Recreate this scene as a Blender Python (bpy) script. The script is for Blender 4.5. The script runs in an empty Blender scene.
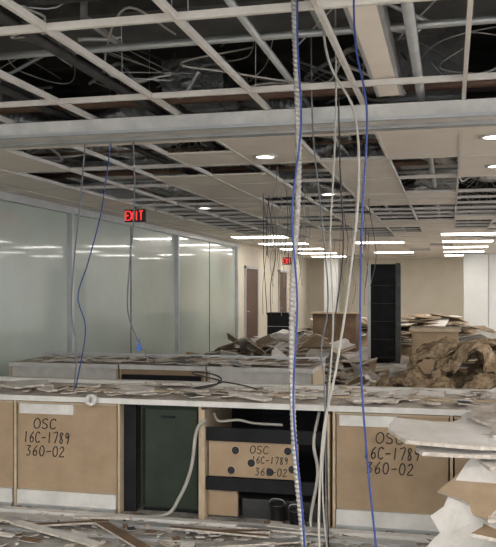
import bpy, math, random
from mathutils import Vector, Matrix, Euler, noise
random.seed(7)
SC = bpy.context.scene
SC.view_settings.view_transform = 'Standard'

# ------------------------------------------------------------------ materials
def mat(name, c1, c2=None, scale=6.0, rough=0.8, metal=0.0, bump=0.0, bscale=40.0, spec=0.5, emit=None, estr=0, detail=6, coat=0):
    m = bpy.data.materials.new(name); m.use_nodes = True
    nt = m.node_tree; b = nt.nodes['Principled BSDF']
    b.inputs['Roughness'].default_value = rough
    b.inputs['Metallic'].default_value = metal
    b.inputs['Specular IOR Level'].default_value = spec
    b.inputs['Coat Weight'].default_value = coat
    b.inputs['Base Color'].default_value = (*c1, 1)
    tc = nt.nodes.new('ShaderNodeTexCoord')
    if c2 is not None:
        n = nt.nodes.new('ShaderNodeTexNoise'); n.inputs['Scale'].default_value = scale
        n.inputs['Detail'].default_value = detail; n.inputs['Roughness'].default_value = 0.65
        r = nt.nodes.new('ShaderNodeValToRGB')
        r.color_ramp.elements[0].position = 0.35; r.color_ramp.elements[0].color = (*c1, 1)
        r.color_ramp.elements[1].position = 0.68; r.color_ramp.elements[1].color = (*c2, 1)
        nt.links.new(tc.outputs['Object'], n.inputs['Vector'])
        nt.links.new(n.outputs['Fac'], r.inputs['Fac'])
        nt.links.new(r.outputs['Color'], b.inputs['Base Color'])
    if bump > 0:
        n2 = nt.nodes.new('ShaderNodeTexNoise'); n2.inputs['Scale'].default_value = bscale
        n2.inputs['Detail'].default_value = 5
        bp = nt.nodes.new('ShaderNodeBump'); bp.inputs['Strength'].default_value = bump
        bp.inputs['Distance'].default_value = 0.02
        nt.links.new(tc.outputs['Object'], n2.inputs['Vector'])
        nt.links.new(n2.outputs['Fac'], bp.inputs['Height'])
        nt.links.new(bp.outputs['Normal'], b.inputs['Normal'])
    if emit:
        b.inputs['Emission Color'].default_value = (*emit, 1)
        b.inputs['Emission Strength'].default_value = estr
    return m

M_tile = mat('ceiling_tile', (.78,.69,.59), (.84,.76,.66), 3, .9, bump=.1, bscale=120)
M_grid = mat('t_grid', (.62,.57,.51), (.72,.67,.61), 8, .5)
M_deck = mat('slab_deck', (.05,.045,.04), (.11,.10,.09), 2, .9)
M_duct = mat('galvanised_duct', (.28,.28,.28), (.48,.48,.47), 5, .4, metal=.5)
M_foil = mat('foil_wrap', (.30,.30,.30), (.60,.60,.59), 14, .3, metal=.85, bump=1.0, bscale=18)
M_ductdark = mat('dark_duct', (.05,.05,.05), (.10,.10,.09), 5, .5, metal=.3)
M_silver = mat('aluminium', (.46,.47,.48), (.58,.58,.57), 5, .4, metal=.6)
M_pipe = mat('black_pipe', (.02,.02,.02), (.045,.04,.035), 8, .5)
M_rust = mat('rust_pipe', (.13,.07,.045), (.2,.12,.08), 8, .6)
M_floor = mat('dusty_carpet', (.16,.145,.13), (.46,.44,.41), 5, .95, bump=.6, bscale=60)
M_wall = mat('painted_wall', (.62,.56,.45), (.68,.62,.51), 2, .8)
M_wallw = mat('white_wall', (.66,.66,.64), (.72,.72,.70), 2, .8)
M_glass = mat('frosted_glass', (.43,.48,.42), (.50,.55,.48), .6, .25, spec=.6, coat=.8)
M_glass.node_tree.nodes['Principled BSDF'].inputs['Coat Roughness'].default_value=.04
M_tan = mat('mdf_tan', (.31,.215,.13), (.38,.275,.175), 5, .75, bump=.05)
M_tanedge = mat('mdf_edge', (.42,.32,.21), (.52,.42,.30), 14, .8)
M_white = mat('laminate_white', (.54,.52,.49), (.70,.68,.64), 6, .55)
M_dirty = mat('dusty_laminate', (.30,.25,.20), (.66,.61,.56), 9, .75, bump=.3)
M_black = mat('black_laminate', (.008,.008,.009), (.016,.016,.018), 6, .7, spec=.2)
M_green = mat('dark_green_steel', (.018,.028,.018), (.034,.046,.03), 4, .6, spec=.3)
M_paper = mat('drywall_face', (.56,.53,.49), (.74,.71,.68), 4, .85, bump=.25, bscale=30)
M_gyp = mat('gypsum_core', (.38,.33,.27), (.66,.61,.55), 30, .95, bump=.5)
M_board = mat('tan_board', (.34,.24,.15), (.46,.35,.24), 5, .85)
M_brownb = mat('brown_board', (.12,.075,.045), (.20,.13,.08), 5, .85)
M_insul = mat('mineral_insulation', (.17,.115,.07), (.52,.40,.27), 16, 1.0, bump=1.0, bscale=50, spec=.1)
M_conduit = mat('steel_flex', (.27,.25,.23), (.44,.42,.40), 30, .4, metal=.5)
M_blue = mat('blue_cable', (.015,.035,.16), (.02,.05,.22), 10, .5)
M_cable_w = mat('white_cable', (.34,.32,.28), (.44,.42,.38), 10, .5)
M_cable_g = mat('grey_cable', (.09,.10,.12), (.16,.17,.18), 10, .5)
M_ink = mat('marker_ink', (.008,.008,.01), rough=.6)
M_trof = mat('troffer_lens', (.9,.9,.88), rough=.6, emit=(1,.95,.88), estr=12)
M_fill = mat('fill_lens_bright', (.9,.9,.88), rough=.6, emit=(1,.97,.93), estr=38)  # stronger glow for the added panels out of view
M_lamp = mat('downlight_lens', (.9,.9,.88), rough=.6, emit=(1,.93,.82), estr=10)
M_red = mat('exit_red', (.8,.03,.03), rough=.5, emit=(1,.05,.04), estr=1.2)
M_doorb = mat('brown_door', (.09,.045,.03), (.13,.07,.045), 4, .5)
M_bluecap = mat('blue_plastic', (.03,.13,.5), rough=.4)
M_bucket = mat('black_plastic', (.02,.02,.02), (.04,.04,.04), 9, .45)

# ------------------------------------------------------------------ mesh builder
class MB:
    def __init__(s): s.v=[]; s.f=[]; s.m=[]; s.sm=[]; s.mats=[]
    def mi(s, m):
        if m not in s.mats: s.mats.append(m)
        return s.mats.index(m)
    def add(s, vs, fs, m, M=None, smooth=False):
        o = len(s.v)
        for p in vs:
            p = Vector(p); s.v.append(M @ p if M else p)
        k = s.mi(m) if not isinstance(m, list) else None
        for i, f in enumerate(fs):
            s.f.append([o+a for a in f]); s.sm.append(smooth)
            s.m.append(k if k is not None else s.mi(m[i]))
    def box(s, x0,x1,y0,y1,z0,z1, m, M=None):
        vs=[(x0,y0,z0),(x1,y0,z0),(x1,y1,z0),(x0,y1,z0),(x0,y0,z1),(x1,y0,z1),(x1,y1,z1),(x0,y1,z1)]
        fs=[(0,3,2,1),(4,5,6,7),(0,1,5,4),(1,2,6,5),(2,3,7,6),(3,0,4,7)]
        s.add(vs,fs,m,M)
    def slab(s, poly, t, M, mf, me):
        n=len(poly)
        vs=[(x,y,-t/2) for x,y in poly]+[(x,y,t/2) for x,y in poly]
        fs=[tuple(range(n-1,-1,-1)), tuple(range(n,2*n))]
        ms=[mf,mf]
        for i in range(n):
            j=(i+1)%n; fs.append((i,j,n+j,n+i)); ms.append(me)
        s.add(vs,fs,ms,M)
    def tube(s, pts, r, m, n=8, step=None, smooth_path=True, ripple=0, pitch=.02):
        P=[Vector(p) for p in pts]
        if smooth_path and len(P)>2:
            Q=[]; E=[P[0]*2-P[1]]+P+[P[-1]*2-P[-2]]
            for i in range(1,len(E)-2):
                L=(E[i+1]-E[i]).length
                k=max(4,int(L/(step or max(L/8,.004))))
                for j in range(k):
                    t=j/k; a,b,c,d=E[i-1],E[i],E[i+1],E[i+2]
                    Q.append(.5*((2*b)+(c-a)*t+(2*a-5*b+4*c-d)*t*t+(3*b-a-3*c+d)*t**3))
            Q.append(P[-1]); P=Q
        vs=[]; fs=[]; T=(P[1]-P[0]).normalized()
        up=Vector((0,0,1)) if abs(T.z)<.9 else Vector((1,0,0))
        N=T.cross(up).normalized(); dist=0
        for i,p in enumerate(P):
            T2=(P[min(i+1,len(P)-1)]-P[max(i-1,0)])
            if T2.length>1e-7: T2.normalize(); T=T2
            N=(N-T*N.dot(T)); N.normalize(); B=T.cross(N)
            if i: dist+=(P[i]-P[i-1]).length
            for k in range(n):
                a=2*math.pi*k/n
                rr=r
                if ripple: rr=r*(1+ripple*math.sin(2*math.pi*dist/pitch+a))
                vs.append(p+(N*math.cos(a)+B*math.sin(a))*rr)
        for i in range(len(P)-1):
            for k in range(n):
                k2=(k+1)%n; fs.append((i*n+k,(i)*n+k2,(i+1)*n+k2,(i+1)*n+k))
        fs.append(tuple(range(n-1,-1,-1))); fs.append(tuple(range((len(P)-1)*n,len(P)*n)))
        s.add(vs,fs,m,None,True)
    def lathe(s, c, prof, m, n=24, M=None):
        vs=[];fs=[]
        for r,z in prof:
            for k in range(n):
                a=2*math.pi*k/n; vs.append((c[0]+r*math.cos(a),c[1]+r*math.sin(a),c[2]+z))
        for i in range(len(prof)-1):
            for k in range(n):
                k2=(k+1)%n; fs.append((i*n+k,i*n+k2,(i+1)*n+k2,(i+1)*n+k))
        s.add(vs,fs,m,M,True)
    def blob(s, c, size, m, seed=0, amp=.25, freq=2.5, rot=(0,0,0), nu=56, nv=32):
        M = Matrix.Translation(c) @ Euler(rot).to_matrix().to_4x4()
        vs=[];fs=[]; off=Vector((seed*7.3,seed*3.1,seed*1.7))
        for i in range(nv+1):
            th=math.pi*i/nv
            for j in range(nu):
                ph=2*math.pi*j/nu
                d=Vector((math.sin(th)*math.cos(ph),math.sin(th)*math.sin(ph),math.cos(th)))
                q=Vector((d.x*size[0],d.y*size[1],d.z*size[2]))
                h=1-abs(noise.noise(Vector((q.x*freq*.5,q.y*freq,q.z*freq*1.6))+off))*2.0
                h2=noise.noise(q*freq*3.2+off)+.5*noise.noise(q*freq*8+off)
                q=q+d*(amp*(h-.5)*.5+amp*.22*h2)
                p=M@q
                if p.z<.004: p.z=.004
                vs.append(p)
        for i in range(nv):
            for j in range(nu):
                j2=(j+1)%nu; fs.append((i*nu+j,(i+1)*nu+j,(i+1)*nu+j2,i*nu+j2))
        s.add(vs,fs,m,None,True)
    def blanket(s, path, width, t, m, seed=0, amp=.05):
        P=[Vector(p) for p in path]; Q=[]; E=[P[0]*2-P[1]]+P+[P[-1]*2-P[-2]]
        for i in range(1,len(E)-2):
            for j in range(9):
                tt=j/9; a,b,c,d=E[i-1],E[i],E[i+1],E[i+2]
                Q.append(.5*((2*b)+(c-a)*tt+(2*a-5*b+4*c-d)*tt*tt+(3*b-a-3*c+d)*tt**3))
        Q.append(P[-1]); n=len(Q); W=22; vs=[]; fs=[]
        for side in (0,1):
            for i,p in enumerate(Q):
                T=(Q[min(i+1,n-1)]-Q[max(i-1,0)]).normalized()
                S=Vector((0,1,0)); Nn=T.cross(S).normalized()
                if Nn.z<0: Nn=-Nn
                for j in range(W+1):
                    w=(j/W-.5)*width*(1+.25*noise.noise(Vector((i*.15,seed*3.3,0))))
                    q=p+S*w
                    f=amp*noise.noise(q*7+Vector((seed*5,0,0)))*1.4+amp*.6*noise.noise(q*19+Vector((seed*2,1,0)))
                    f2=.4*amp*noise.noise(q*33+Vector((side*9,seed,0)))
                    q=q+Nn*(f+f2+(t if side else 0)*(1-abs(j/W*2-1)**6))
                    if q.z<.004: q.z=.004
                    vs.append(q)
        a0=n*(W+1)
        for i in range(n-1):
            for j in range(W):
                a=i*(W+1)+j; fs.append((a,a+1,a+W+2,a+W+1)); fs.append((a0+a,a0+a+W+1,a0+a+W+2,a0+a+1))
        for i in range(n-1):
            for j in (0,W):
                a=i*(W+1)+j; fs.append((a,a+W+1,a0+a+W+1,a0+a))
        for i in (0,n-1):
            for j in range(W):
                a=i*(W+1)+j; fs.append((a,a+1,a0+a+1,a0+a))
        s.add(vs,fs,m,None,True)
    def build(s, name, parent=None):
        xs=[v.x for v in s.v]; ys=[v.y for v in s.v]; zs=[v.z for v in s.v]
        o=Vector(((min(xs)+max(xs))/2,(min(ys)+max(ys))/2,min(zs)))
        me=bpy.data.meshes.new(name)
        me.from_pydata([tuple(v-o) for v in s.v],[],s.f)
        for m in s.mats: me.materials.append(m)
        for p,k,sm in zip(me.polygons,s.m,s.sm): p.material_index=k; p.use_smooth=sm
        me.update()
        ob=bpy.data.objects.new(name,me); ob.location=o; SC.collection.objects.link(ob)
        if parent: ob.parent=parent
        return ob

def empty(name):
    e=bpy.data.objects.new(name,None); SC.collection.objects.link(e); return e

def irregular(w,h,rng,j=.06,n=5):
    pts=[]
    cs=[(-w/2,-h/2),(w/2,-h/2),(w/2,h/2),(-w/2,h/2)]
    for a in range(4):
        p,q=cs[a],cs[(a+1)%4]
        for k in range(n):
            t=k/n
            pts.append((p[0]+(q[0]-p[0])*t+rng.uniform(-j,j)*w,p[1]+(q[1]-p[1])*t+rng.uniform(-j,j)*h))
    return pts

# ------------------------------------------------------------------ room shell
XL,XR,YB,YF,CH = -5.1, 7.0, 28.0, -4.0, 2.70
b=MB(); b.box(XL-.2,XR+.2,YF-.2,YB+.2,-.15,0,M_floor); b.build('floor')
b=MB(); b.box(XL-.2,XR+.2,YB,YB+.2,0,3.7,M_wall); b.build('wall_back')
b=MB(); b.box(XR,XR+.2,YF,YB,0,.35,M_wallw); b.box(XR,XR+.2,YF,YB,2.65,3.7,M_wallw)
for i in range(17): b.box(XR,XR+.2,YF+i*2-.15,YF+i*2+.15,.35,2.65,M_wallw)
b.build('wall_right')
b=MB(); b.box(XL-.2,XR+.2,YF-.2,YF,0,.35,M_wallw); b.box(XL-.2,XR+.2,YF-.2,YF,2.65,3.7,M_wallw)
for i in range(7): x=XL+i*(XR-XL)/6; b.box(x-.15,x+.15,YF-.2,YF,.35,2.65,M_wallw)
b.build('wall_front')
b=MB()
for i in range(16):
    y=YF+i*2
    b.box(XR+.06,XR+.11,y+.15,y+.2,.35,2.65,M_silver); b.box(XR+.06,XR+.11,y+1.8,y+1.85,.35,2.65,M_silver); b.box(XR+.06,XR+.11,y+.15,y+1.85,.35,.40,M_silver); b.box(XR+.06,XR+.11,y+.15,y+1.85,2.6,2.65,M_silver)
b.build('added_window_1')  # unseen window row, added so world light enters from the right
b=MB()
for i in range(6):
    x=XL+i*(XR-XL)/6; e=(XR-XL)/6
    b.box(x+.15,x+.2,YF-.11,YF-.06,.35,2.65,M_silver); b.box(x+e-.2,x+e-.15,YF-.11,YF-.06,.35,2.65,M_silver); b.box(x+.15,x+e-.15,YF-.11,YF-.06,2.6,2.65,M_silver)
b.build('added_window_2')  # unseen windows behind the camera, added to light the ceiling
b=MB(); b.box(XL-.2,XL,18.0,YB,0,3.7,M_wall); b.box(XL-.2,XL,YF,18.0,CH-.02,3.7,M_wallw); b.build('wall_left')
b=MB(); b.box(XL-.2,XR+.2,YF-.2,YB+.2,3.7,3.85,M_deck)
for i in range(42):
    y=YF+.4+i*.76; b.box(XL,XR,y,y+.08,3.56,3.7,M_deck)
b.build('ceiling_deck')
b=MB(); b.box(XL,XL+.015,20.3,YB,0,.1,M_black); b.build('baseboard_left')
b=MB(); b.box(XL,XR,YB-.015,YB,0,.1,M_black); b.build('baseboard_back')

rng=random.Random(11)
xe=[XL]+[-.53+.61*k for k in range(-7,13)]+[XR]
ye=[5.5+1.22*k for k in range(-8,19)]
ye=[YF]+[y for y in ye if YF<y<YB]+[YB]
holes=[(-3.7,-2.4,5.5,7.6),(-2.4,-1.8,5.5,6.1),(-2.4,-1.9,6.7,7.4),(-4.3,-3.1,7.4,16.5),(-1.9,-1.2,6.72,7.9),(-1.2,-.55,5.4,6.7),
       (-.5,.1,6.7,9.1),(.1,.7,7.9,12.5),(-2.4,-1.8,9.2,10.3),(-1.8,-1.2,9.2,11.5),(-1.2,-.5,10.4,12.7),(-.5,.1,11.6,12.8),(-3.6,-1.2,2.2,3.0),
       (-2.36,-1.2,3.1,4.2),(-3.0,-2.4,3.7,4.6),(-.5,.7,3.1,4.0),(-1.15,-.6,3.1,4.6)]
solid=[(-.53,.1,5.4,6.7),(-1.8,-1.2,5.4,6.6),(.1,1.0,5.4,7.9),(-2.4,-1.8,6.2,6.7),(-1.2,-.53,6.8,10.3),(-5.1,-4.4,5.0,18)]
trofs=[(x,y) for y in (15.9,18.3,20.7,23.2,25.6) for x in (-4.0,.4,2.9,5.2)]+[(-1.65,18.3),(-1.65,23.2)]
fill_trofs=[(x,y) for y in (-2.4,.1) for x in (-3.6,-1.2,1.2,3.6)]+[(3.6,y) for y in (3.7,7.4,11.1)]+[(5.5,y) for y in (3.7,7.4,11.1)]  # added fill panels out of view, to brighten the foreground
def in_trof(x,y):
    return any(abs(x-a)<.7 and abs(y-c)<.4 for a,c in trofs+fill_trofs)
def inz(z,x,y): return any(a<=x<=c and d<=y<=e for a,c,d,e in z)
b=MB()
for i in range(len(xe)-1):
    for j in range(len(ye)-1):
        x0,x1,y0,y1=xe[i],xe[i+1],ye[j],ye[j+1]
        for h in range(2):
            ya=y0+(y1-y0)*h/2; yb=y0+(y1-y0)*(h+1)/2
            cx,cy=(x0+x1)/2,(ya+yb)/2
            if h==0:
                p=.75 if cy<4.8 else (.50 if cy<13 else (.30 if cy<17 else .08))
                if cx>1.5: p*=.3
                if cy<1.5: p=.35
                r=rng.random(); both = rng.random()<.65; r2=rng.random()
            op = (r if (h==0 or both) else r2) < p
            if inz(holes,cx,cy): op=True
            if inz(solid,cx,cy): op=False
            if 4.6<cy<5.4: op=False
            if in_trof(cx,cy): op=False
            if not op: b.box(x0+.004,x1-.004,ya,yb,CH+.002,CH+.018,M_tile)
for x in xe: b.box(x-.011,x+.011,YF,YB,CH-.004,CH+.03,M_grid)
for y in ye:
    b.box(XL,XR,y-.011,y+.011,CH-.0035,CH+.029,M_grid)
for y in ye[:-1]:
    if rng.random()<.6 or y>8: b.box(XL,XR,y+.61-.010,y+.61+.010,CH-.003,CH+.028,M_grid)
b.build('ceiling')

def troffer(x,y,m):
    b=MB(); b.box(x-.6,x+.6,y-.29,y+.29,CH-.012,CH+.0,M_grid)
    for k in (-1,1): b.box(x-.57,x+.57,y+k*.14-.12,y+k*.14+.12,CH-.018,CH-.0125,m)
    b.build('troffer_or_fill_light')  # far troffers and the added fill panels share this name
for x,y in trofs: troffer(x,y,M_trof)
for x,y in fill_trofs: troffer(x,y,M_fill)  # added fill lighting, outside the camera view
for x,y in ((-1.55,6.35),(-3.35,10.15),(-1.42,9.0),(.32,5.9),(.42,7.3)):
    b=MB(); b.lathe((x,y,CH-.012),[(.105,.014),(.105,0),(.08,0),(.075,.012)],M_white,28)
    b.lathe((x,y,CH-.004),[(.0005,0),(.078,0)],M_lamp,28); b.build('recessed_downlight')

b=MB()
b.box(XL,XR,4.72,4.86,2.60,2.70,M_white)
b.box(XL,XR,4.86,5.30,2.635,2.70,M_tile)
b.box(XL,XR,4.96,5.02,2.60,2.635,M_silver)
b.box(XL,XR,5.08,5.10,2.61,2.635,M_silver)
b.box(XL,XR,4.70,4.73,2.595,2.615,M_silver)
b.build('ceiling_header_track')

# ------------------------------------------------------------------ plenum services (one group)
PS=empty('ceiling_plenum_services')
b=MB()
b.box(-.42,-.30,2.0,4.70,2.74,2.80,M_tile); b.box(-.44,-.42,2.0,4.7,2.74,2.84,M_silver); b.box(-.30,-.28,2.0,4.7,2.74,2.84,M_silver)
b.build('support_channel',PS)
def duct(x0,x1,y0,y1,z0,z1,m,axis):
    b=MB(); b.box(x0,x1,y0,y1,z0,z1,m)
    if axis=='y':
        y=y0+.6
        while y<y1: b.box(x0-.025,x1+.025,y,y+.03,z0-.025,z1+.025,M_silver); y+=1.2
    else:
        x=x0+.6
        while x<x1: b.box(x,x+.03,y0-.025,y1+.025,z0-.025,z1+.025,M_silver); x+=1.2
    b.build('air_duct',PS)
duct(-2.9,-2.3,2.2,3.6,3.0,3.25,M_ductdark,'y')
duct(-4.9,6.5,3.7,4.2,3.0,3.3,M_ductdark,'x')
duct(-4.2,-3.6,5.6,26,3.05,3.35,M_duct,'y')
duct(-.45,.1,5.4,14.5,3.05,3.4,M_duct,'y')
duct(-2.2,-1.7,5.6,14.0,3.1,3.35,M_foil,'y')
duct(.5,6.6,9.6,10.2,2.95,3.2,M_duct,'x')
duct(-4.9,.4,7.9,8.3,2.85,3.0,M_foil,'x')
duct(-1.6,.6,2.4,2.9,2.95,3.2,M_duct,'x')
b=MB()
r=random.Random(5)
for k in range(26):
    y=2.3+k*.62+r.uniform(-.2,.2); z=r.choice([2.82,2.84,3.42,3.46]); 
    b.tube([(XL+.1,y,z),(XR-.1,y,z)],r.choice([.012,.02,.03]),r.choice([M_pipe,M_rust,M_silver,M_silver]),8)
for k in range(9):
    x=r.uniform(-4.5,1.5); z=r.choice([2.78,2.81,3.5]); 
    b.tube([(x,2.2,z),(x,24,z)],r.choice([.012,.02,.028]),r.choice([M_pipe,M_rust,M_silver]),8)
b.build('pipework',PS)
b=MB()
for k in range(230):
    x=r.uniform(-4.6,1.4); y=r.uniform(2.4,14); z=r.uniform(2.8,3.4)
    pts=[(x,y,z)]
    for q in range(4):
        x+=r.uniform(-.5,.5); y+=r.uniform(-.5,.5); z=min(3.5,max(2.77,z+r.uniform(-.25,.2)))
        pts.append((max(-5,x),y,z))
    b.tube(pts,r.choice([.004,.006,.012]),r.choice([M_silver,M_pipe,M_cable_w,M_conduit,M_silver]),6)
b.build('wiring',PS)
b=MB()
for k in range(110):
    x=r.choice(xe[1:12]); y=r.uniform(2.3,16); b.tube([(x,y,CH+.03),(x+r.uniform(-.05,.05),y,3.6)],.0025,M_silver,4,smooth_path=False)
b.build('hangers',PS)
for c in ((-2.0,5.9),(-3.0,6.6),(-1.0,6.1),(-.9,11),(-3.6,9.5),(-3.2,5.8),(-1.6,7.4),(-.1,7.6),(-.3,8.6),(.4,9),(-3.9,11.5),(-.9,5.9),(-1.5,10)):
    b=MB(); pts=[(c[0]-.7,c[1]+.1,3.15),(c[0]-.3,c[1]-.1,2.98),(c[0]+.1,c[1]+.1,2.90),(c[0]+.6,c[1]+.25,3.1)]
    b.tube(pts,.10,M_foil,14,step=.012,ripple=.06,pitch=.035); b.build('flexible_duct',PS)

# ------------------------------------------------------------------ glass partition, left
E=empty('glass_partition')
b=MB(); b.box(XL-.06,XL-.04,YF,18.0,.12,2.60,M_glass); b.build('panels',E)
b=MB()
for y in (-3.9,-1.2,1.5,4.2,6.9,9.6,13.8,17.95): 
    b.box(XL-.07,XL+.03,y-.03,y+.03,0,2.62,M_silver); b.box(XL-.045,XL-.03,y+.03,y+.09,.12,2.6,M_ductdark)
b.box(XL-.08,XL+.04,YF,18.0,2.60,CH-.004,M_silver); b.box(XL-.07,XL+.03,YF,18.0,0,.12,M_silver)
for y in (11.7,15.9): b.box(XL-.041,XL-.032,y-.012,y+.012,.12,2.60,M_ductdark)
b.build('mullions',E)
def door(y0,y1,n):
    b=MB(); X=XL+.003
    b.box(X,X+.04,y0-.07,y0,0,2.17,M_silver); b.box(X,X+.04,y1,y1+.07,0,2.17,M_silver); b.box(X,X+.04,y0-.07,y1+.07,2.1,2.17,M_silver)
    b.box(X,X+.02,y0,y1,.005,2.1,M_doorb); b.tube([(X+.02,y0+.08,1.0),(X+.06,y0+.08,1.0),(X+.06,y0+.2,1.0)],.012,M_silver,8)
    b.build(n)
door(18.7,19.9,'door_1'); door(22.6,23.6,'door_2')
b=MB(); b.box(.42,1.15,24.4,25.1,0,CH-.02,M_wallw); b.box(.40,1.17,24.38,25.12,0,.1,M_black); b.build('structural_column')
b=MB(); b.box(1.18,6.99,24.6,24.72,0,CH-.02,M_wallw); b.build('wall_partition')
b=MB(); b.box(-4.35,-3.85,26.6,27.1,0,CH-.02,M_wallw);b.box(-4.37,-3.83,26.58,27.12,0,.1,M_black); b.build('structural_column')

def glyph(ch):
    G={'O':[[(.5+.5*math.cos(a*math.pi/8+1.4),.5+.5*math.sin(a*math.pi/8+1.4)) for a in range(17)]],
    '0':[[(.5+.42*math.cos(a*math.pi/8+1.4),.5+.5*math.sin(a*math.pi/8+1.4)) for a in range(17)]],
    'S':[[(.9,.9),(.6,1),(.2,.9),(.1,.7),(.4,.53),(.8,.4),(.85,.15),(.5,0),(.05,.1)]],
    'C':[[(.95,.85),(.6,1),(.2,.85),(.05,.5),(.2,.1),(.6,0),(.95,.15)]],
    '1':[[(.5,1),(.45,0)]],
    '6':[[(.8,1),(.35,.7),(.12,.3),(.4,0),(.8,.15),(.75,.45),(.4,.5),(.15,.3)]],
    '-':[[(.1,.45),(.9,.5)]],
    '7':[[(.05,.95),(.9,1),(.45,0)]],
    '8':[[(.8,.9),(.4,1),(.2,.75),(.75,.3),(.6,0),(.25,.1),(.35,.45),(.8,.9)]],
    '9':[[(.8,.85),(.4,1),(.15,.75),(.4,.52),(.8,.8),(.7,.3),(.55,0)]],
    '3':[[(.15,.95),(.8,.95),(.4,.6),(.8,.4),(.6,.03),(.1,.05)]],
    '2':[[(.1,.8),(.5,1),(.8,.7),(.1,.03),(.95,.05)]],
    'E':[[(1,1),(0,1),(0,0),(1,0)],[(0,.5),(.8,.5)]],'X':[[(0,1),(1,0)],[(0,0),(1,1)]],
    'I':[[(.5,0),(.5,1)]],'T':[[(0,1),(1,1)],[(.5,1),(.5,0)]]}
    return G[ch]
def write(b,txt,xc,z,y,cw,chh,rad,m,smooth=True,slant=.12):
    n=len(txt); x0=xc-n*cw/2
    for i,ch in enumerate(txt):
        for st in glyph(ch):
            pts=[(x0+i*cw+(u*.78+slant*(w-.5))*cw,y,z+w*chh) for u,w in st]
            b.tube(pts,rad,m,5,smooth_path=smooth)
def exit_sign(x,y,z,sc):
    b=MB(); b.box(x-.17*sc,x+.17*sc,y,y+.05,z,z+.2*sc,M_bucket)
    write(b,'EXIT',x,z+.03*sc,y-.004,.078*sc,.14*sc,.011*sc,M_red,False,0)
    b.tube([(x,y+.025,z+.19*sc),(x,y+.025,CH-.02)],.01,M_pipe,8); b.build('exit_sign')
exit_sign(-4.16,9.6,2.47,.85)
exit_sign(-4.35,20.5,2.25,1.0)

# ------------------------------------------------------------------ near counter workstation
D=4.90
b=MB()
for s0,s1 in ((-4.6,-2.25),(-2.25,-.73),(-.73,1.7)):
    b.box(s0+.002,s1-.002,D-.02,D+.80,.775,.80,M_dirty)
b.box(-4.6,1.7,D-.03,D-.02,.765,.802,M_white)
b.box(-4.6,1.7,D+.72,D+.80,.80,.83,M_white)
b.box(-4.6,1.7,D+.35,D+.38,.80,.812,M_tanedge)
for x in (-4.6,-3.05,-2.25,-1.66,-.745,.0,.9,1.67): b.box(x,x+.018,D,D+.74,.0,.775,M_tanedge)
b.box(-4.6,1.7,D+.74,D+.76,0,.775,M_black)
b.box(-2.23,-.75,D+.02,D+.06,.755,.775,M_black)  # black strip puts in the shadow line under the counter edge
b.box(-2.23,-2.14,D+.06,D+.08,0,.76,M_black)  # black sheet stands in for shade in the gap beside the cabinet
b.build('workstation_counter')

def carcase(x0,x1,xt,name):
    b=MB()
    b.box(x0,x1,D+.005,D+.03,.13,.745,M_tan)
    b.box(x0,x1,D+.03,D+.60,.10,.13,M_tan)
    b.box(x0,x1,D-.01,D+.02,.03,.128,M_white)
    b.box(x0,x1,D-.02,D+.01,.0,.03,M_silver)
    b.box(x0,x0+.02,D+.03,D+.60,.0,.745,M_tan); b.box(x1-.02,x1,D+.03,D+.60,.0,.745,M_tan)
    b.box(x0-.005,x1+.005,D-.005,D+.03,.745,.757,M_tanedge)
    b.box(x0+.02,x1-.32,D-.012,D+.005,.672,.742,M_white)
    write(b,'OSC',xt+.0,.565,D+.002,.062,.07,.0036,M_ink)
    write(b,'16C-1789',xt+.01,.465,D+.002,.046,.075,.0036,M_ink)
    write(b,'360-02',xt+.0,.37,D+.002,.052,.072,.0036,M_ink)
    b.build(name)
carcase(-.72,-.01,-.37,'desk_pedestal_carcase')
carcase(-3.02,-2.26,-2.80,'desk_pedestal_carcase')
carcase(-4.55,-3.06,-3.8,'desk_pedestal_carcase')
carcase(.03,.88,.45,'desk_pedestal_carcase')

b=MB()
b.box(-2.12,-1.685,D+.10,D+.56,.03,.74,M_green)
b.box(-2.10,-1.70,D+.085,D+.10,.05,.72,M_green)
b.box(-2.10,-2.08,D+.08,D+.086,.05,.72,M_black); b.box(-1.96,-1.86,D+.075,D+.086,.66,.675,M_black)
b.box(-2.11,-1.69,D+.12,D+.54,.0,.03,M_black)
b.build('filing_cabinet')

b=MB()
b.box(-1.62,-.78,D+.02,D+.045,.53,.62,M_black)
b.box(-1.60,-.98,D+.035,D+.055,.29,.53,M_tan)
b.box(-1.62,-.80,D+.01,D+.04,.20,.285,M_black)
b.box(-1.64,-1.615,D-.01,D+.3,0,.74,M_tanedge); b.box(-.79,-.765,D-.01,D+.3,0,.74,M_tanedge)
b.box(-1.61,-1.40,D+.05,D+.07,.02,.20,M_tan)
for x,z in ((-1.41,.47),(-1.30,.39),(-1.17,.335),(-1.05,.48),(-1.02,.36),(-1.44,.335)):
    M=Matrix.Translation((x,D+.034,z))@Matrix.Rotation(math.pi/2,4,'X')
    b.lathe((0,0,0),[(.0005,.004),(.026,.004)],M_ink,20,M)
    b.lathe((0,0,0),[(.026,.004),(.030,.0)],M_tanedge,20,M)
write(b,'OSC',-1.24,.455,D+.033,.045,.05,.003,M_ink)
write(b,'16C-1789',-1.17,.39,D+.033,.032,.045,.003,M_ink)
write(b,'360-02',-1.16,.31,D+.033,.038,.05,.003,M_ink)
b.box(-1.38,-.82,D+.10,D+.5,.0,.13,M_bucket)
b.build('modesty_panel')
for x,y,h,rr in ((-1.12,D+.03,.13,.055),(-.98,D-.04,.12,.05)):
    b=MB(); b.lathe((x,y,0),[(.001,.002),(rr*.8,0.002),(rr,h),(rr*1.08,h),(rr*1.08,h-.012),(rr*.92,h),(rr*.74,.012),(.001,.012)],M_bucket,24)
    b.tube([(x-rr,y,h),(x-rr*.7,y-.02,h+.03),(x,y-.03,h+.04),(x+rr*.7,y-.02,h+.03),(x+rr,y,h)],.003,M_silver,6); b.build('plastic_pail')
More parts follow.
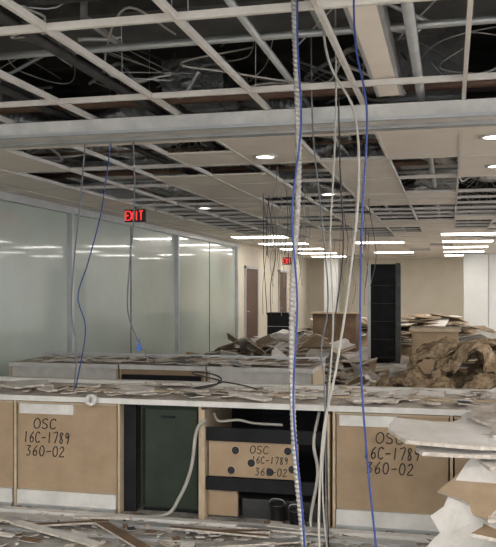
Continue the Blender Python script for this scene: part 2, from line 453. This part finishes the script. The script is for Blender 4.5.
b=MB(); b.tube([(-1.60,D-.03,.68),(-1.665,D-.03,.6),(-1.70,D-.04,.35),(-1.78,D-.05,.15),(-1.90,D-.06,.025),(-2.3,D-.15,.018)],.012,M_cable_w,8); b.build('electrical_conduit')
b=MB(); b.tube([(-.85,D+.1,.74),(-.87,D-.0,.55),(-.84,D-.02,.35),(-.88,D-.05,.012),(-.7,D-.25,.012)],.011,M_cable_w,8)
b.tube([(-1.58,D+.1,.70),(-1.53,D+.05,.66),(-1.4,D+.06,.67),(-1.3,D+.1,.645),(-1.1,D+.1,.64)],.009,M_cable_w,8); b.build('white_cable')

# ------------------------------------------------------------------ second row of desks
b=MB()
Y2=7.3
for i,(x0,x1) in enumerate(((-4.6,-3.35),(-3.33,-2.4),(-2.38,-1.3))):
    b.box(x0,x1,Y2,Y2+.75,.74,.78,M_dirty); b.box(x0,x1,Y2-.012,Y2,.735,.782,M_white)
    b.box(x0+.02,x1-.02,Y2+.02,Y2+.04,.05,.735,M_white if i!=1 else M_tan); b.box(x0,x0+.02,Y2,Y2+.7,0,.74,M_tanedge); b.box(x1-.02,x1,Y2,Y2+.7,0,.74,M_tanedge)
b.box(-3.3,-2.45,Y2-.02,Y2+.02,.60,.68,M_black)
b.box(-4.6,-1.3,Y2+.72,Y2+.75,.78,.83,M_silver)
b.build('workstation_counter')

# ------------------------------------------------------------------ debris piles
def pile(name,cx,cy,rx,ry,h,n,seed,mats,smin=.25,smax=.8,tilt=.35,base=M_board):
    r=random.Random(seed); b=MB()
    N=28; vs=[];fs=[]
    for i in range(N+1):
        for j in range(N+1):
            u=i/N*2-1; w=j/N*2-1
            d=min(1,math.hypot(u,w)); z=h*.72*(1-d*d)+.10*h*noise.noise(Vector((u*4+seed,w*4,0)))*(1-d)
            vs.append((cx+u*rx,cy+w*ry,max(.006,z)))
    for i in range(N):
        for j in range(N):
            a=i*(N+1)+j; fs.append((a,a+N+1,a+N+2,a+1))
    b.add(vs,fs,base,None,False)
    for k in range(n):
        a=r.uniform(0,2*math.pi); q=math.sqrt(r.random())*.92
        x=cx+q*rx*math.cos(a); y=cy+q*ry*math.sin(a)
        w,l=r.uniform(smin,smax),r.uniform(smin,smax)*.6
        tx,ty=r.gauss(0,tilt),r.gauss(0,tilt)
        z=h*.78*(1-q*q)+r.uniform(.02,.16)*h+ (abs(math.sin(tx))*l+abs(math.sin(ty))*w)*.35+.02
        M=Matrix.Translation((x,y,z))@Euler((tx,ty,r.uniform(0,6.3))).to_matrix().to_4x4()
        m=r.choice(mats)
        b.slab(irregular(w,l,r,.05,3),r.choice([.012,.016,.02]),M,m,M_gyp if m is M_paper else M_tanedge)
    for v in b.v:
        if v.z<.004: v.z=.004
    b.build(name)
mix=[M_paper,M_paper,M_paper,M_board,M_white,M_brownb,M_tanedge]
pile('demolition_debris_pile',-2.85,12.0,1.5,1.2,.72,130,1,mix,.2,.65,.3)
pile('demolition_debris_pile',-1.75,10.6,1.0,.9,.62,90,2,mix,.2,.6,.3,M_brownb)
pile('demolition_debris_pile',-.55,18.9,1.1,1.0,1.05,110,3,[M_board,M_paper,M_white,M_board,M_brownb],.4,1.2,.10)
pile('demolition_debris_pile',-3.4,15.4,1.4,1.1,.55,70,4,mix,.3,.8,.2)
pile('demolition_debris_pile',-2.8,22.3,1.6,1.3,.7,80,6,mix,.4,1.0,.15)
pile('demolition_debris_pile',.45,14.5,1.1,1.2,.85,70,8,mix,.4,1.1,.10)
pile('demolition_debris_pile',-1.25,8.5,.65,.6,.42,60,9,mix,.2,.5,.2,M_brownb)

b=MB()
spec=[((.15,6.85,.40),(.75,.45,.40),(0,0,.2)),((.7,6.9,.6),(.5,.4,.3),(0,0,0)),((-.36,6.75,.36),(.28,.28,.26),(0,.2,.2)),((.4,6.3,.45),(.45,.2,.25),(.2,0,-.2)),((.5,6.75,.85),(.35,.22,.12),(.1,-.2,-.3))]
for i,(c,s_,ro) in enumerate(spec): b.blob(c,s_,M_insul,i+1,.20,6.0,ro,96,56)
b.blanket([(-.60,6.5,.50),(-.48,6.5,.70),(-.33,6.5,.80),(-.15,6.5,.76),(.0,6.55,.90),(.15,6.55,1.02),(.32,6.5,.94),(.5,6.5,.88),(.8,6.5,.7)],.55,.07,M_insul,1,.06)
b.blanket([(-.35,6.2,.50),(-.22,6.2,.72),(-.05,6.2,.76),(.10,6.2,.64),(.28,6.2,.82),(.45,6.2,.86),(.7,6.2,.6)],.40,.06,M_insul,2,.06)
b.blanket([(-.34,6.8,.78),(-.22,6.8,.97),(.0,6.8,1.03),(.12,6.8,.94),(.2,6.8,1.06),(.4,6.8,1.07),(.6,6.8,.9)],.35,.05,M_insul,3,.05)
b.blanket([(-.62,6.1,.12),(-.54,6.1,.40),(-.46,6.1,.60),(-.32,6.1,.68),(-.12,6.1,.58),(.1,6.1,.5)],.35,.05,M_insul,4,.06)
b.build('insulation_batt_pile')

b=MB(); b.box(-.46,.10,9.5,10.0,.05,1.04,M_tan); b.box(-.49,.13,9.46,10.02,1.04,1.08,M_tanedge); b.box(-.44,-.19,9.485,9.5,.08,1.01,M_tan); b.box(-.17,.08,9.485,9.5,.08,1.01,M_tan); b.box(-.44,.08,9.52,9.98,0,.05,M_black)
for x in (-.22,-.15): b.box(x,x+.012,9.47,9.486,.5,.6,M_silver)
b.build('wooden_cabinet')
b=MB(); b.box(-1.66,-1.06,16.2,17.0,.04,2.10,M_black); b.box(-1.71,-1.645,16.18,16.25,.0,2.12,M_silver)
b.box(-1.12,-1.02,16.17,16.2,0,2.12,M_ductdark); b.box(-1.64,-1.12,16.185,16.2,.08,2.06,M_black)
for k in range(5): b.box(-1.60,-1.16,16.178,16.186,.12+k*.38,.13+k*.38,M_bucket)
for x in (-1.64,-1.14):
    for y in (16.25,16.9): b.box(x,x+.06,y,y+.06,0,.04,M_pipe)
b.build('server_rack')
b=MB()
x0,x1,y0,y1,z0,z1=-4.25,-3.65,17.6,18.0,.0,.98
b.box(x0,x1,y0,y1,z0,.05,M_black)
for a in ((x0,x0+.03,y0,y1),(x1-.03,x1,y0,y1),(x0,x1,y0,y0+.03),(x0,x1,y1-.03,y1)): b.box(*a,z0,z1,M_black)
b.box(x0-.02,x1+.02,y0-.02,y1+.02,z1,z1+.03,M_black); 
for z in (.35,.68): b.box(x0,x1,y0-.006,y0,z,z+.01,M_silver)
b.build('storage_cabinet')
b=MB(); b.box(-3.4,-2.3,19.0,19.05,.0,.95,M_brownb); b.box(-3.45,-2.25,18.95,19.35,.95,.99,M_tanedge); b.box(-3.4,-3.35,19.05,19.7,0,.95,M_brownb); b.box(-2.35,-2.3,19.05,19.7,0,.95,M_brownb); b.box(-3.35,-2.35,19.1,19.75,.72,.75,M_tanedge); b.build('reception_desk')

# ------------------------------------------------------------------ broken drywall, right foreground
b=MB(); r=random.Random(21)
def put(c,w,l,rot,t=.016,m=M_paper,j=.06,n=5):
    M=Matrix.Translation(c)@Euler(rot).to_matrix().to_4x4()
    b.slab(irregular(w,l,r,j,n),t,M,m,M_gyp)
for k in range(17):
    z=.012+k*.046
    put((.70+r.uniform(-.12,.12),3.9+r.uniform(-.12,.12),z),r.uniform(.8,1.0),r.uniform(.7,.95),(r.gauss(0,.05),r.gauss(0,.06),r.uniform(-.6,.6)),m=r.choice([M_paper,M_paper,M_tile,M_board]))
put((.30,3.82,.835),1.10,.42,(.08,.04,.10),.018,j=.07,n=7)
put((.40,3.74,.79),1.0,.34,(.05,.0,-.15),.018,j=.07,n=7,m=M_paper)
put((.46,4.0,.89),.85,.5,(.08,-.10,-.2),.018,n=6)
put((.52,4.05,.95),.75,.45,(.14,-.18,.25),.018,n=6,m=M_dirty)
put((.58,4.15,1.04),.68,.40,(.35,-.28,.1),.016)
put((.60,4.25,1.14),.62,.40,(.5,-.5,.1),.016)
put((.17,3.62,.56),.45,.42,(.6,-1.0,.2),.016,n=4)
put((.12,3.50,.38),.5,.5,(.5,-.85,.1),.016,n=4,m=M_paper)
put((.13,3.42,.22),.5,.5,(.35,-.6,.3),.016,n=4)
put((.20,3.3,.30),.4,.35,(.9,-.5,-.2),.016,n=4)
put((.20,3.7,.68),.4,.35,(.2,-.7,.5),.016,n=4,m=M_board)
put((-.02,3.6,.05),.5,.45,(.05,-.12,.4),.016,m=M_dirty)
for v in b.v:
    if v.z<.004: v.z=.004
b.build('broken_drywall_pile')

b=MB(); r=random.Random(9)
for k in range(520):
    x=r.uniform(-3.6,.6); y=r.choice([r.uniform(3.6,4.86),r.uniform(4.4,4.86)])
    w=abs(r.gauss(.02,.035))+.012; z=.004+r.uniform(0,.012)
    M=Matrix.Translation((x,y,z+.004))@Euler((r.gauss(0,.12),r.gauss(0,.12),r.uniform(0,6.3))).to_matrix().to_4x4()
    m=r.choice([M_paper,M_gyp,M_dirty,M_floor,M_white,M_brownb,M_bucket,M_floor])
    b.slab(irregular(w,w*r.uniform(.2,1),r,.1,2),.006,M,m,M_gyp)
for k in range(16):
    x=r.uniform(-3.2,.0); y=r.uniform(4.0,4.8)
    M=Matrix.Translation((x,y,.02+r.uniform(0,.02)))@Euler((0,r.gauss(0,.02),r.gauss(0,.25))).to_matrix().to_4x4()
    b.slab(irregular(r.uniform(.3,.9),r.uniform(.03,.08),r,.02,3),.012,M,r.choice([M_paper,M_silver,M_brownb,M_white]),M_gyp)
for v in b.v:
    if v.z<.003: v.z=.003
b.build('floor_rubble')
b=MB()
b.box(-4.5,-.2,4.62,4.70,.0,.02,M_silver); b.box(-4.5,-.9,4.40,4.44,0,.018,M_silver); b.box(-4.5,.1,4.74,4.80,0,.03,M_white)
b.build('floor_track')
def strew(b,x0,x1,y0,y1,z,n,seed,smax=.2,mats=None,smin=.02,th=.008):
    r=random.Random(seed)
    for k in range(n):
        w=r.uniform(smin,smax)
        M=Matrix.Translation((r.uniform(x0,x1),r.uniform(y0,y1),z+.012+r.uniform(0,.015)))@Euler((r.gauss(0,.05),r.gauss(0,.05),r.uniform(0,6.3))).to_matrix().to_4x4()
        m=r.choice(mats or [M_paper,M_gyp,M_dirty,M_tanedge,M_white,M_brownb,M_board,M_bucket])
        b.slab(irregular(w,w*r.uniform(.4,.9),r,.10,2),th,M,m,M_gyp)
b=MB(); strew(b,-3.3,.3,D+.05,D+.70,.80,120,4,.13); strew(b,-3.3,.3,D+.05,D+.65,.805,26,14,.26,[M_paper,M_paper,M_white],.10,.014); b.build('counter_rubble')
b=MB(); strew(b,-4.4,-2.9,Y2+.05,Y2+.68,.785,50,5,.28); strew(b,-2.9,-1.4,Y2+.05,Y2+.68,.785,110,6,.34); b.build('counter_rubble')
b=MB(); b.tube([(-1.75+.11*math.cos(a*.5),5.35+.09*math.sin(a*.5),.87+.06*math.sin(a*.25)+.01) for a in range(26)]+[(-1.5,5.4,.85),(-1.35,5.3,.835)],.006,M_pipe,8); b.build('coiled_cable')
b=MB(); b.lathe((0,0,0),[(.02,-.02),(.04,-.02),(.04,.02),(.02,.02),(.02,-.02)],M_white,24,Matrix.Translation((-2.42,D-.055,.79))@Matrix.Rotation(math.pi/2,4,'X')); b.build('tape_roll')

# ------------------------------------------------------------------ hanging cables
def hang(name,pts,r_,m,**k):
    b=MB(); b.tube(pts,r_,m,k.get('n',8),step=k.get('step'),ripple=k.get('ripple',0),pitch=k.get('pitch',.02)); b.build(name)
def sh(pts,dx): return [(x+dx,y,z) for x,y,z in pts]
hang('flexible_metal_conduit',sh([(-.66,2.95,3.3),(-.635,2.95,2.6),(-.62,2.95,2.0),(-.645,2.95,1.5),(-.64,2.95,1.0),(-.60,2.97,.5),(-.58,3.0,.12),(-.52,3.15,.02),(-.3,3.3,.014)],.035),.0115,M_conduit,n=10,step=.0035,ripple=.16,pitch=.019)
hang('blue_network_cable',sh([(-.58,2.9,3.3),(-.60,2.9,2.6),(-.585,2.9,2.2),(-.62,2.9,1.85),(-.60,2.9,1.5),(-.615,2.9,1.1),(-.585,2.92,.7),(-.56,2.95,.3),(-.50,3.0,.01),(-.3,3.1,.008)],.02),.0042,M_blue)
hang('blue_network_cable',[(-.36,3.0,3.3),(-.37,3.0,2.6),(-.32,3.0,2.25),(-.34,3.0,1.8),(-.345,3.0,1.3),(-.32,3.0,.9),(-.27,3.0,.4),(-.24,3.0,.01),(-.1,3.1,.008)],.0042,M_blue)
hang('white_cable',[(-.58,3.4,3.3),(-.55,3.4,2.65),(-.42,3.4,2.35),(-.40,3.4,2.0),(-.44,3.4,1.6),(-.50,3.4,1.2),(-.56,3.4,.9),(-.58,3.4,.5),(-.57,3.4,.2),(-.62,3.45,.012),(-.8,3.5,.01)],.0058,M_cable_w)
hang('white_cable',[(-.57,3.8,3.3),(-.56,3.8,2.6),(-.57,3.8,2.2),(-.59,3.8,1.8),(-.575,3.8,1.4),(-.60,3.8,1.0),(-.63,3.8,.6),(-.60,3.8,.2),(-.55,3.85,.012)],.0045,M_cable_w)
hang('grey_cable',[(-.78,4.3,3.3),(-.77,4.3,2.5),(-.72,4.3,2.0),(-.68,4.3,1.5),(-.72,4.3,1.2),(-.70,4.3,.95),(-.69,4.3,.01)],.0045,M_cable_g)
hang('grey_cable',[(-.66,4.5,3.3),(-.64,4.5,2.3),(-.62,4.5,1.8),(-.68,4.5,1.3),(-.72,4.5,.9),(-.71,4.5,.01)],.0045,M_pipe)
hang('grey_cable',[(-2.57,5.05,2.63),(-2.59,5.05,2.4),(-2.62,5.05,2.1),(-2.66,5.05,1.75),(-2.68,5.05,1.4),(-2.64,5.05,1.1),(-2.66,5.05,.82)],.0055,M_cable_g)
hang('blue_network_cable',[(-2.42,5.15,2.63),(-2.45,5.15,2.4),(-2.50,5.15,2.1),(-2.60,5.15,1.75),(-2.68,5.15,1.5),(-2.62,5.15,1.25),(-2.70,5.15,.82)],.0048,M_blue)
hang('grey_cable',[(-2.20,5.05,2.63),(-2.19,5.05,2.3),(-2.20,5.05,2.0),(-2.23,5.05,1.7),(-2.24,5.05,1.4),(-2.17,5.05,1.2),(-2.08,5.05,1.05)],.0055,M_cable_g)
b=MB(); b.box(-2.17,-2.14,5.04,5.06,1.12,1.15,M_bluecap); b.box(-2.165,-2.145,5.044,5.057,1.15,1.17,M_bluecap); b.box(-2.159,-2.151,5.046,5.055,1.17,1.2,M_bluecap); b.build('cable_connector')
b=MB(); r=random.Random(31)
for k in range(44):
    y=r.uniform(7,19); x=r.uniform(-.25,-.08)*y; l=r.uniform(.4,1.7)
    pts=[(x,y,2.9)]
    z=2.65
    while z>2.65-l: pts.append((x+r.uniform(-.05,.05),y,z)); z-=.35
    b.tube(pts,r.choice([.003,.005]),r.choice([M_pipe,M_cable_w,M_cable_g]),5)
b.build('dangling_wires',PS)

# ------------------------------------------------------------------ camera, world
cam=bpy.data.cameras.new('camera'); co=bpy.data.objects.new('camera',cam); SC.collection.objects.link(co)
co.location=(0,0,1.55); co.rotation_euler=(math.pi/2,0,math.atan(170.5/760))
cam.sensor_fit='HORIZONTAL'; cam.sensor_width=36; cam.lens=36*760/496
cam.shift_x=-31.5/496; cam.shift_y=16.5/496; cam.clip_start=.05
SC.camera=co
w=bpy.data.worlds.new('world'); SC.world=w; w.use_nodes=True
w.node_tree.nodes['Background'].inputs[0].default_value=(.90,.94,1.0,1); w.node_tree.nodes['Background'].inputs[1].default_value=3.2
